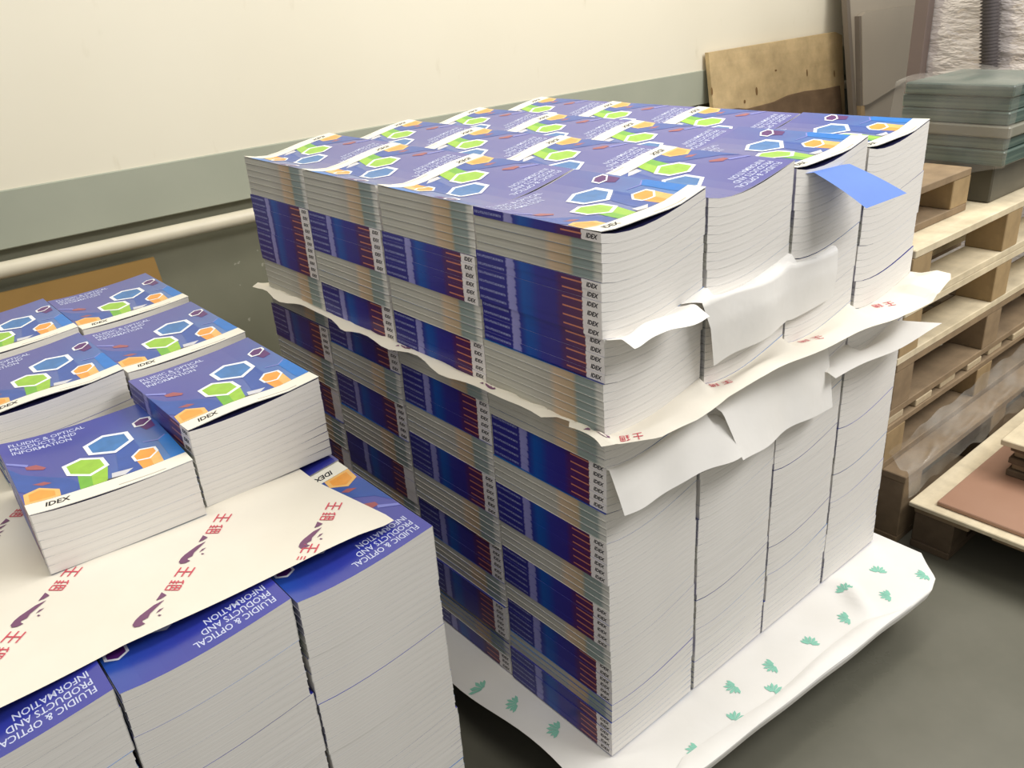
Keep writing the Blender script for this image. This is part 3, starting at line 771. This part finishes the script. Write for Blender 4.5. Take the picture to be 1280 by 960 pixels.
# wrapping sheet under the tall stack, with green fan prints
def yf_b(x):
    pts = [(-0.08, -0.09), (0.1, -0.125), (0.38, -0.142), (0.67, -0.162), (0.84, -0.178), (0.885, -0.165), (0.925, -0.125), (0.97, -0.085)]
    return float(np.interp(x, [p[0] for p in pts], [p[1] for p in pts]))
BX0, BX1 = -0.078, 0.955
def P_base(s, t):
    xn = BX0 + (BX1 - BX0) * s; y = 1.17 + (yf_b(xn) - 1.17) * min(1, t / 0.985)
    x = xn + 0.008 * math.sin(y * 13) * (1 if s < 0.02 else 0) 
    z = 0.1335
    o_ = max(0, -y - 0.005) / 0.13; l_ = max(0, -x) / 0.078; r_ = max(0, x - 0.925) / 0.03
    z += o_ * (0.003 * math.sin(x * 8 + 0.5) + 0.0012 * math.sin(x * 31)) - 0.003 * o_ - 0.012 * l_ * l_ + 0.003 * math.sin(y * 14) * l_
    z += 0.016 * math.sin(math.pi * min(1, o_)) * math.exp(-((x - 0.70 - 0.5 * (y + 0.08)) / 0.022) ** 2)
    if t > 0.985: k_ = (t - 0.985) / 0.015; z -= 0.028 * k_; y += 0.008 * k_
    return (x, y, z)
def fan(): 
    out = []
    for i in range(7):
        a = math.radians(-66 + i * 22); d = np.array((math.cos(a), math.sin(a))); p = np.array((-d[1], d[0]))
        L_ = 0.026 if i in (2, 3, 4) else 0.021
        out.append([d * 0.004 - p * 0.0008, d * L_ * 0.75 - p * 0.0030, d * L_, d * L_ * 0.75 + p * 0.0030, d * 0.004 + p * 0.0008])
    return out
FAN = fan()
fnb = lambda x, y: ((x - BX0) / (BX1 - BX0), (y - 1.17) / (yf_b(x) - 1.17) * 0.985)
mk = []
rg = random.Random(5)
for px, py, an in ((1098, 712, 0.5), (1155, 718, 2.6), (1055, 738, 0.9), (1110, 742, 2.2), (1058, 770, 2.4), (1013, 800, 0.6), (965, 830, 2.7), (917, 857, 2.9), (968, 860, 0.3), (920, 897, 0.2), (870, 937, 2.7), (600, 855, 2.0), (643, 877, 2.3), (695, 910, 2.2)):
    q = onz(px, py, 0.137); mk += place('fan_print', FAN, q[0] - 0.008 * math.cos(an), q[1] - 0.008 * math.sin(an), an, 2, fnb, 1.05)
tag(sheet('base_sheet', P_base, 0, 0, 'white_paper', inside(mk), ss=dense(0, 1, 100, [0.01, 0.02, 0.03, 0.04, 0.05, 0.06, 0.07]), tt=dense(0, 1, 40, [0.89 + 0.005 * i for i in range(20)] + [0.985, 0.992])),
    'white wrapping sheet with green fan prints spread under the tall stack', 'paper sheet')
bs = [o for o in COL.objects if o.name == 'base_sheet'][0]
def P_fold(s, t):
    x = 0.02 + 0.74 * s; y = yf_b(x) - 0.002 + (0.034 + 0.006 * math.sin(x * 14)) * t * min(1, 6 * (1 - s) + 0.1) * min(1, 8 * s + 0.2)
    b_ = P_base((x - BX0) / (BX1 - BX0), 0.985 * (y - 1.17) / (yf_b(x) - 1.17) if y > yf_b(x) else 0.985)
    return (x, y, b_[2] + 0.0012 + 0.007 * math.sin(math.pi * (0.15 + 0.8 * t)) * (1 - 0.4 * math.sin(x * 9)))
fo = sheet('folded_edge', P_fold, 60, 8, 'white_paper'); fo.parent = bs

# printed sheet on the low stack
ZS = 0.1345 + 40 * T + 0.0008
SX0, SX1 = -1.0, -0.272
def yf_s(x):
    pts = [(-1.0, 0.172), (-0.80, 0.182), (-0.66, 0.189), (-0.432, 0.176), (-0.33, 0.176), (-0.29, 0.170), (-0.272, 0.172)]
    return float(np.interp(x, [p[0] for p in pts], [p[1] for p in pts]))
def P_low(s, t):
    xn = SX0 + (SX1 - SX0) * s; y = 1.33 + (yf_s(xn) - 1.33) * t
    x = xn
    if x > -0.30: x = -0.30 + (x + 0.30) * (1.0 if y < 0.195 else max(0.15, 1 - (y - 0.195) * 5))
    z = ZS + 0.0066 + 0.0008 * math.sin(x * 27)
    if y < 0.36: z += 0.006 * (0.36 - y) / 0.18 * (0.6 + 0.4 * math.sin(x * 12)) 
    return (x, y, z)
fns = lambda x, y: ((x - SX0) / (SX1 - SX0), (y - 1.33) / (yf_s(x) - 1.33))
mk = []
DA = math.atan2(-0.69, -0.72)
for ox, oy in ((-0.547, 0.282), (-0.452, 0.375), (-0.642, 0.190), (-0.664, 0.402), (-0.759, 0.310), (-0.315, 0.275), (-0.398, 0.196), (-0.66, 0.655), (-0.775, 0.53), (-0.86, 0.44)):
    mk += place('character_print', MR, ox, oy, DA, 0, fns, 1.08); mk += place('emblem_print', MP, ox, oy, DA, 1, fns, 1.08)
tag(sheet('printed_sheet', P_low, 0, 0, 'wrapping_paper', inside(mk, 0.0005), ss=dense(0, 1, 110, []), tt=dense(0, 1, 60, [0.93 + 0.01 * i for i in range(7)])),
    'cream wrapping sheet with red characters and purple emblems on the low stack', 'paper sheet')

# ------------------------------------------------------------------ pallets
def pallet(lo, hi, label, deck='x', mats=('wood_pale_x', 'wood_tan', 'wood_dull'), nb=7, group=None, gap=0.35, bx=3):
    x0, y0, z0 = lo; x1, y1, z1 = hi; bt = 0.020
    e = empty('wooden_pallet', ((x0 + x1) / 2, (y0 + y1) / 2, z0)); tag(e, label, 'pallet', group)
    ax = 0 if deck == 'x' else 1
    span = (y1 - y0) if deck == 'x' else (x1 - x0)
    w_ = span / (nb + (nb - 1) * gap); st = w_ * (1 + gap)
    for i in range(nb):
        jig = 0.0 if i in (0, nb - 1) else random.uniform(-0.006, 0.006)
        if deck == 'x': box('deck_board', (x0 + random.uniform(0, .008), y0 + i * st + jig, z1 - bt), (x1 - random.uniform(0, .008), y0 + i * st + w_ + jig, z1), mats[0], e)
        else: box('deck_board', (x0 + i * st + jig, y0 + random.uniform(0, .01), z1 - bt), (x0 + i * st + w_ + jig, y1 - random.uniform(0, .01), z1), mats[0], e)
    xs = [x0, (x0 + x1) / 2 - 0.05, x1 - 0.10] if bx == 3 else [x0 + (x1 - x0 - 0.1) * i / (bx - 1) for i in range(bx)]
    for yy in (y0 + 0.002, (y0 + y1) / 2 - 0.05, y1 - 0.102):
        if deck == 'x': pass
        for xx in xs: box('block', (xx + 0.003, yy, z0 + bt), (xx + 0.10, yy + 0.10, z1 - bt - (0.018 if deck != 'x' else 0)), mats[1], e)
        if deck != 'x': box('stringer_board', (x0, yy, z1 - bt - 0.018), (x1, yy + 0.10, z1 - bt), mats[2], e)
        box('bottom_board', (x0, yy, z0), (x1, yy + 0.10, z0 + bt), mats[2], e)
    return e
pallet((-0.03, 0.0, 0.0), (0.94, 1.13, 0.128), 'dark wooden pallet under the tall stack of catalogues', 'y', ('wood_dark', 'wood_dark', 'wood_dark'))
pallet((-0.94, 0.11, 0.0), (-0.21, 1.26, 0.126), 'dark wooden pallet under the low stack of catalogues', 'y', ('wood_dark', 'wood_dark', 'wood_dark'))
PY, PX = 0.10, 1.13
tops = [0.205, 0.35, 0.497, 0.643, 0.79]
labs = ['lowest pallet of the empty pallet pile, plastic film on its front edge', 'slatted wooden pallet second from the bottom of the empty pile', 'dull wooden pallet in the middle of the empty pallet pile',
        'wooden pallet second from the top of the empty pallet pile', 'pale wooden pallet on top of the empty pallet pile']
z0 = 0.0
for i, zt in enumerate(tops):
    dk = 'y' if i in (1,) else 'x'
    mt = ('wood_pale_x', 'wood_tan', 'wood_pale_x') if i >= 3 else (('wood_dull', 'wood_dull', 'wood_dull') if i in (0, 2) else ('wood_pale_y', 'wood_tan', 'wood_dull'))
    ox, oy = random.uniform(-0.012, 0.012), random.uniform(-0.006, 0.006)
    if i == 0: ox, oy = 0.0, -0.064
    pallet((PX + ox, PY + oy, z0 + 0.0005), (PX + 1.15 + ox, PY + 1.0 + oy, zt), labs[i], dk, mt, 6 if dk == 'x' else 8, 'empty pallet pile', 0.4 if dk == 'x' else 0.7)
    z0 = zt
# second pallet on the pile with the teal sheet stack in film
pallet((1.00, 0.165, 0.7905), (1.56, 0.95, 0.905), 'small half pallet lying on the pale top pallet of the pile', 'x', ('wood_dull', 'wood_tan', 'wood_dull'), 5, None, 0.35, 2)
ts = empty('sheet_stack', (2.1, 0.27, 0.791)); tag(ts, 'stack of dark teal sheets in film on the pallet pile', 'sheet stack')
box('base_crate', (1.66, 0.15, 0.7905), (1.96, 0.42, 0.895), 'dark_base', ts, 0.004)
zz = 0.8955
flat('film_band', (128, 126, 112), 0.3, 0.5, 0.15, 12)
for h_, dx, m_ in ((0.040, 0.0, 'teal_sheets'), (0.032, 0.006, 'teal_sheets'), (0.030, -0.004, 'film_band'), (0.034, 0.006, 'teal_sheets'), (0.036, 0.010, 'teal_sheets'), (0.030, 0.004, 'teal_sheets')):
    box('sheet_bundle', (1.63 + dx, 0.12 + dx, zz), (1.98, 0.405 + dx, zz + h_), m_, ts, 0.004); zz += h_ + 0.0003
def P_film2(s, t):
    y = 0.10 + 0.325 * s
    if t < 0.5: return (2.0 - 0.39 * t * 2, y, zz + 0.006 + 0.006 * math.sin(s * 9 + t * 14))
    q = (t - 0.5) * 2
    z = zz + 0.004 - 0.20 * q - 0.03 * math.sin(s * 3) * q
    return (1.612 - 0.02 * q + 0.008 * math.sin(s * 15 + q * 6) * q, y, z)
mesh = sheet('film_wrap', P_film2, 30, 24, 'hazy_film'); mesh.parent = ts; mesh.location = -Vector(ts.location)

# film draped on the lowest pallet
def P_film(s, t):
    x = 1.135 + 0.95 * s; y = 0.092 - 0.064 * t
    z = 0.216 + 0.085 * max(0, 1 - t * 1.7) ** 1.5 * (0.4 + 0.6 * s) - 0.07 * max(0, t - 0.86) / 0.14 + 0.008 * math.sin(s * 26 + t * 5) * t + 0.005 * math.sin(s * 47 + t * 9)
    return (x, y - 0.004 * math.sin(s * 18) - 0.004 * t, z + 0.006)
tag(sheet('plastic_film', P_film, 60, 16, 'stretch_film'), 'crumpled clear plastic film lying on the lowest pallet of the pile', 'plastic film')

# loaded pallet on the floor beside the pile
RP = pallet((1.15, -1.05, 0.0), (2.35, 0.012, 0.125), 'low wooden pallet on the floor with a brown board on it', 'x', ('wood_dull', 'wood_dark', 'wood_dark'), 6)
tag(box('plywood_sheet', (1.135, -1.06, 0.1255), (2.36, 0.022, 0.138), 'wood_pale_x'), 'pale plywood sheet lying on the low floor pallet', 'board')
tag(box('hardboard_sheet', (1.165, -1.07, 0.1385), (2.30, -0.035, 0.150), 'hardboard'), 'glossy brown hardboard sheet on top of the plywood', 'board')
sb = empty('board_stack', (1.8, -0.4, 0.1505)); tag(sb, 'small stack of boards with a pale top on the brown board', 'board stack')
zz = 0.1505
for i in range(5):
    box('board', (1.405 + 0.01 * (i % 2), -0.9, zz), (2.2, -0.102 - 0.008 * (i % 2), zz + 0.018), 'wood_dull' if i % 2 else 'wood_dark', sb); zz += 0.0183
box('top_board', (1.385, -0.92, zz), (2.2, -0.082, zz + 0.016), 'wood_pale_x', sb)
# ------------------------------------------------------------------ things along the wall
lean = lambda y0, y1, h: ((0, y0, 0), (0, 1.0, -(y1 - y0) / h))
p0, nn = lean(1.82, 1.985, 1.07)
pl = [onplane(u_, v_, p0, nn) for u_, v_ in ((881, 66), (1040, 40), (1048, 44), (1049, 150), (881, 150))]
zb = 0.004
bl = lambda x, z: np.array((x, 1.82 + (1.985 - 1.82) / 1.07 * z, z))
top_l, top_r = pl[0], pl[1]
wp = empty('knotty_wood_sheet', (2.9, 1.6, 0)); tag(wp, 'pale knotty wood panel leaning against the wall behind the tall stack', 'wood panel')
prism('panel_board', [bl(top_l[0], zb), bl(pl[2][0], zb), bl(pl[2][0], pl[2][2] - 0.0), bl(top_r[0], top_r[2]), bl(top_l[0], top_l[2])], (0, -0.022, 0), 'wood_plank', wp)
for u_, v_, a_, b_ in ((890, 114, 1.8, 4.5), (946, 114, 2.2, 5), (931, 127, 2.0, 2.2), (1009, 91, 1.6, 4.5), (1043, 92, 1.4, 4.5), (970, 88, 2.5, 1.2)):
    c_ = onplane(u_, v_, np.array(p0) + (0, -0.0235, 0), nn)
    sz = 0.0042
    pts = [(c_[0] + sz * a_ * math.cos(q * math.pi / 5), 0, c_[2] + sz * b_ * math.sin(q * math.pi / 5)) for q in range(10)]
    prism('knot', [bl(x, z) + np.array((0, -0.0226, 0)) for x, _, z in pts], (0, -0.0006, 0), 'knot', wp)
br = [onplane(u_, v_, np.array(p0) + (0, -0.026, 0), nn) for u_, v_ in ((905, 139), (921, 135), (933, 136), (950, 132), (968, 127), (985, 119), (1005, 114), (1030, 111), (1048, 107))]
off = np.array((0, -0.024, 0))
prism('lower_board', [bl(pl[0][0] + 0.12, zb) + off, bl(pl[2][0], zb) + off] + [bl(q[0], q[2]) + off for q in br[::-1]], (0, -0.012, 0), 'wood_brown', wp)

# grey panels leaning further along
p1, n1 = lean(1.66, 1.975, 1.75)
gl = lambda x, z, d=0.0: np.array((x, 1.66 + 0.315 / 1.75 * z - d, z))
A_ = onplane(1056, 0, p1, n1); B_ = onplane(1150, 0, p1, n1)
gp = empty('grey_metal_sheet', (A_[0], 1.5, 0)); tag(gp, 'tall grey-beige panel leaning against the wall beside the wood panel', 'panel')
prism('panel_sheet', [gl(A_[0], 0.004), gl(B_[0] + 0.3, 0.004), gl(B_[0] + 0.3, 1.72), gl(A_[0], 1.72)], (0, -0.02, 0), 'panel_grey', gp)
prism('edge_trim', [gl(A_[0] - 0.035, 0.004), gl(A_[0], 0.004), gl(A_[0], 1.72), gl(A_[0] - 0.035, 1.72)], (0, -0.03, 0), 'panel_edge', gp)
pts = [onplane(u_, v_, np.array(p1) - (0, 0.05, 0), n1) for u_, v_ in ((1077, 20), (1083, 15), (1152, 6), (1146, 92), (1086, 130), (1079, 132))]
g2 = empty('grey_board', (pts[0][0], 1.5, 0.0)); tag(g2, 'smaller grey board with slanted lower edge in front of the grey panel', 'panel')
prism('board_face', [gl(q[0], q[2], 0.022) for q in pts], (0, -0.03, 0), 'panel_grey', g2)
prism('board_edge', [gl(q[0] - 0.02, q[2], 0.0215) for q in (pts[0], pts[5])][::-1] + [gl(pts[0][0], pts[0][2], 0.0215), gl(pts[5][0], pts[5][2], 0.0215)], (0, -0.026, 0), 'panel_edge', g2)
prism('foot_strip', [gl(pts[5][0] - 0.02, 0.004, 0.022), gl(pts[5][0] + 0.02, 0.004, 0.022), gl(pts[5][0] + 0.02, pts[5][2], 0.022), gl(pts[5][0] - 0.02, pts[5][2], 0.022)], (0, -0.025, 0), 'wood_tan', g2)
# film-wrapped load with a post and a ribbed hose
wx = 2.9
pl_ = pallet((wx - 0.05, 0.10, 0.0), (4.1, 1.25, 0.13), 'wooden pallet under the tall silver-wrapped load', 'y', ('wood_dull', 'wood_dark', 'wood_dark'))
ld = empty('wrapped_load', (3.4, 0.6, 0.131)); tag(ld, 'tall load wrapped in shiny silver film behind the teal sheets', 'wrapped load')
def P_load(s, t):
    per = [(wx, 0.97), (wx, 0.14), (4.05, 0.14), (4.05, 0.97), (wx, 0.97)]
    q = s * 4; i = min(3, int(q)); f_ = q - i
    x = per[i][0] * (1 - f_) + per[i + 1][0] * f_; y = per[i][1] * (1 - f_) + per[i + 1][1] * f_
    z = 0.131 + 1.55 * t
    r = 0.004 * math.sin(t * 22 + s * 46) + 0.0025 * math.sin(t * 43 - s * 70)
    cx_, cy_ = 3.47, 0.55
    return ((x - cx_) * (1 + r) + cx_ - 3.4, (y - cy_) * (1 + r) + cy_ - 0.6, z - 0.131)
lm = sheet('film_skin', P_load, 120, 60, 'silver_wrap'); lm.parent = ld
box('load_top', (wx + 0.01, 0.15, 1.66), (4.04, 0.96, 1.68), 'dark_base', ld)
u0 = onx(1151, 50, wx - 0.03)
pst = box('corner_post', (wx - 0.06, u0[1] - 0.028, 0.131), (wx - 0.01, u0[1] + 0.028, 1.75), 'post_paint', ld)
h0 = onx(1240, 0, wx - 0.04); h1 = onx(1238, 88, wx - 0.04)
pts, rad = [], []
nrib = 46; zt_, zb_ = 1.55, h1[2]
for i in range(nrib * 2 + 1):
    z = zb_ + (zt_ - zb_) * i / (nrib * 2); pts.append((wx - 0.05, h1[1] + (h0[1] - h1[1]) * (z - h1[2]) / (h0[2] - h1[2]), z)); rad.append(0.038 if i % 2 else 0.026)
hs = mesh_obj('ribbed_hose', tube_mesh('ribbed_hose', pts, rad, 'black_rubber', 16)); tag(hs, 'black ribbed hose hanging on the front of the wrapped load', 'hose')
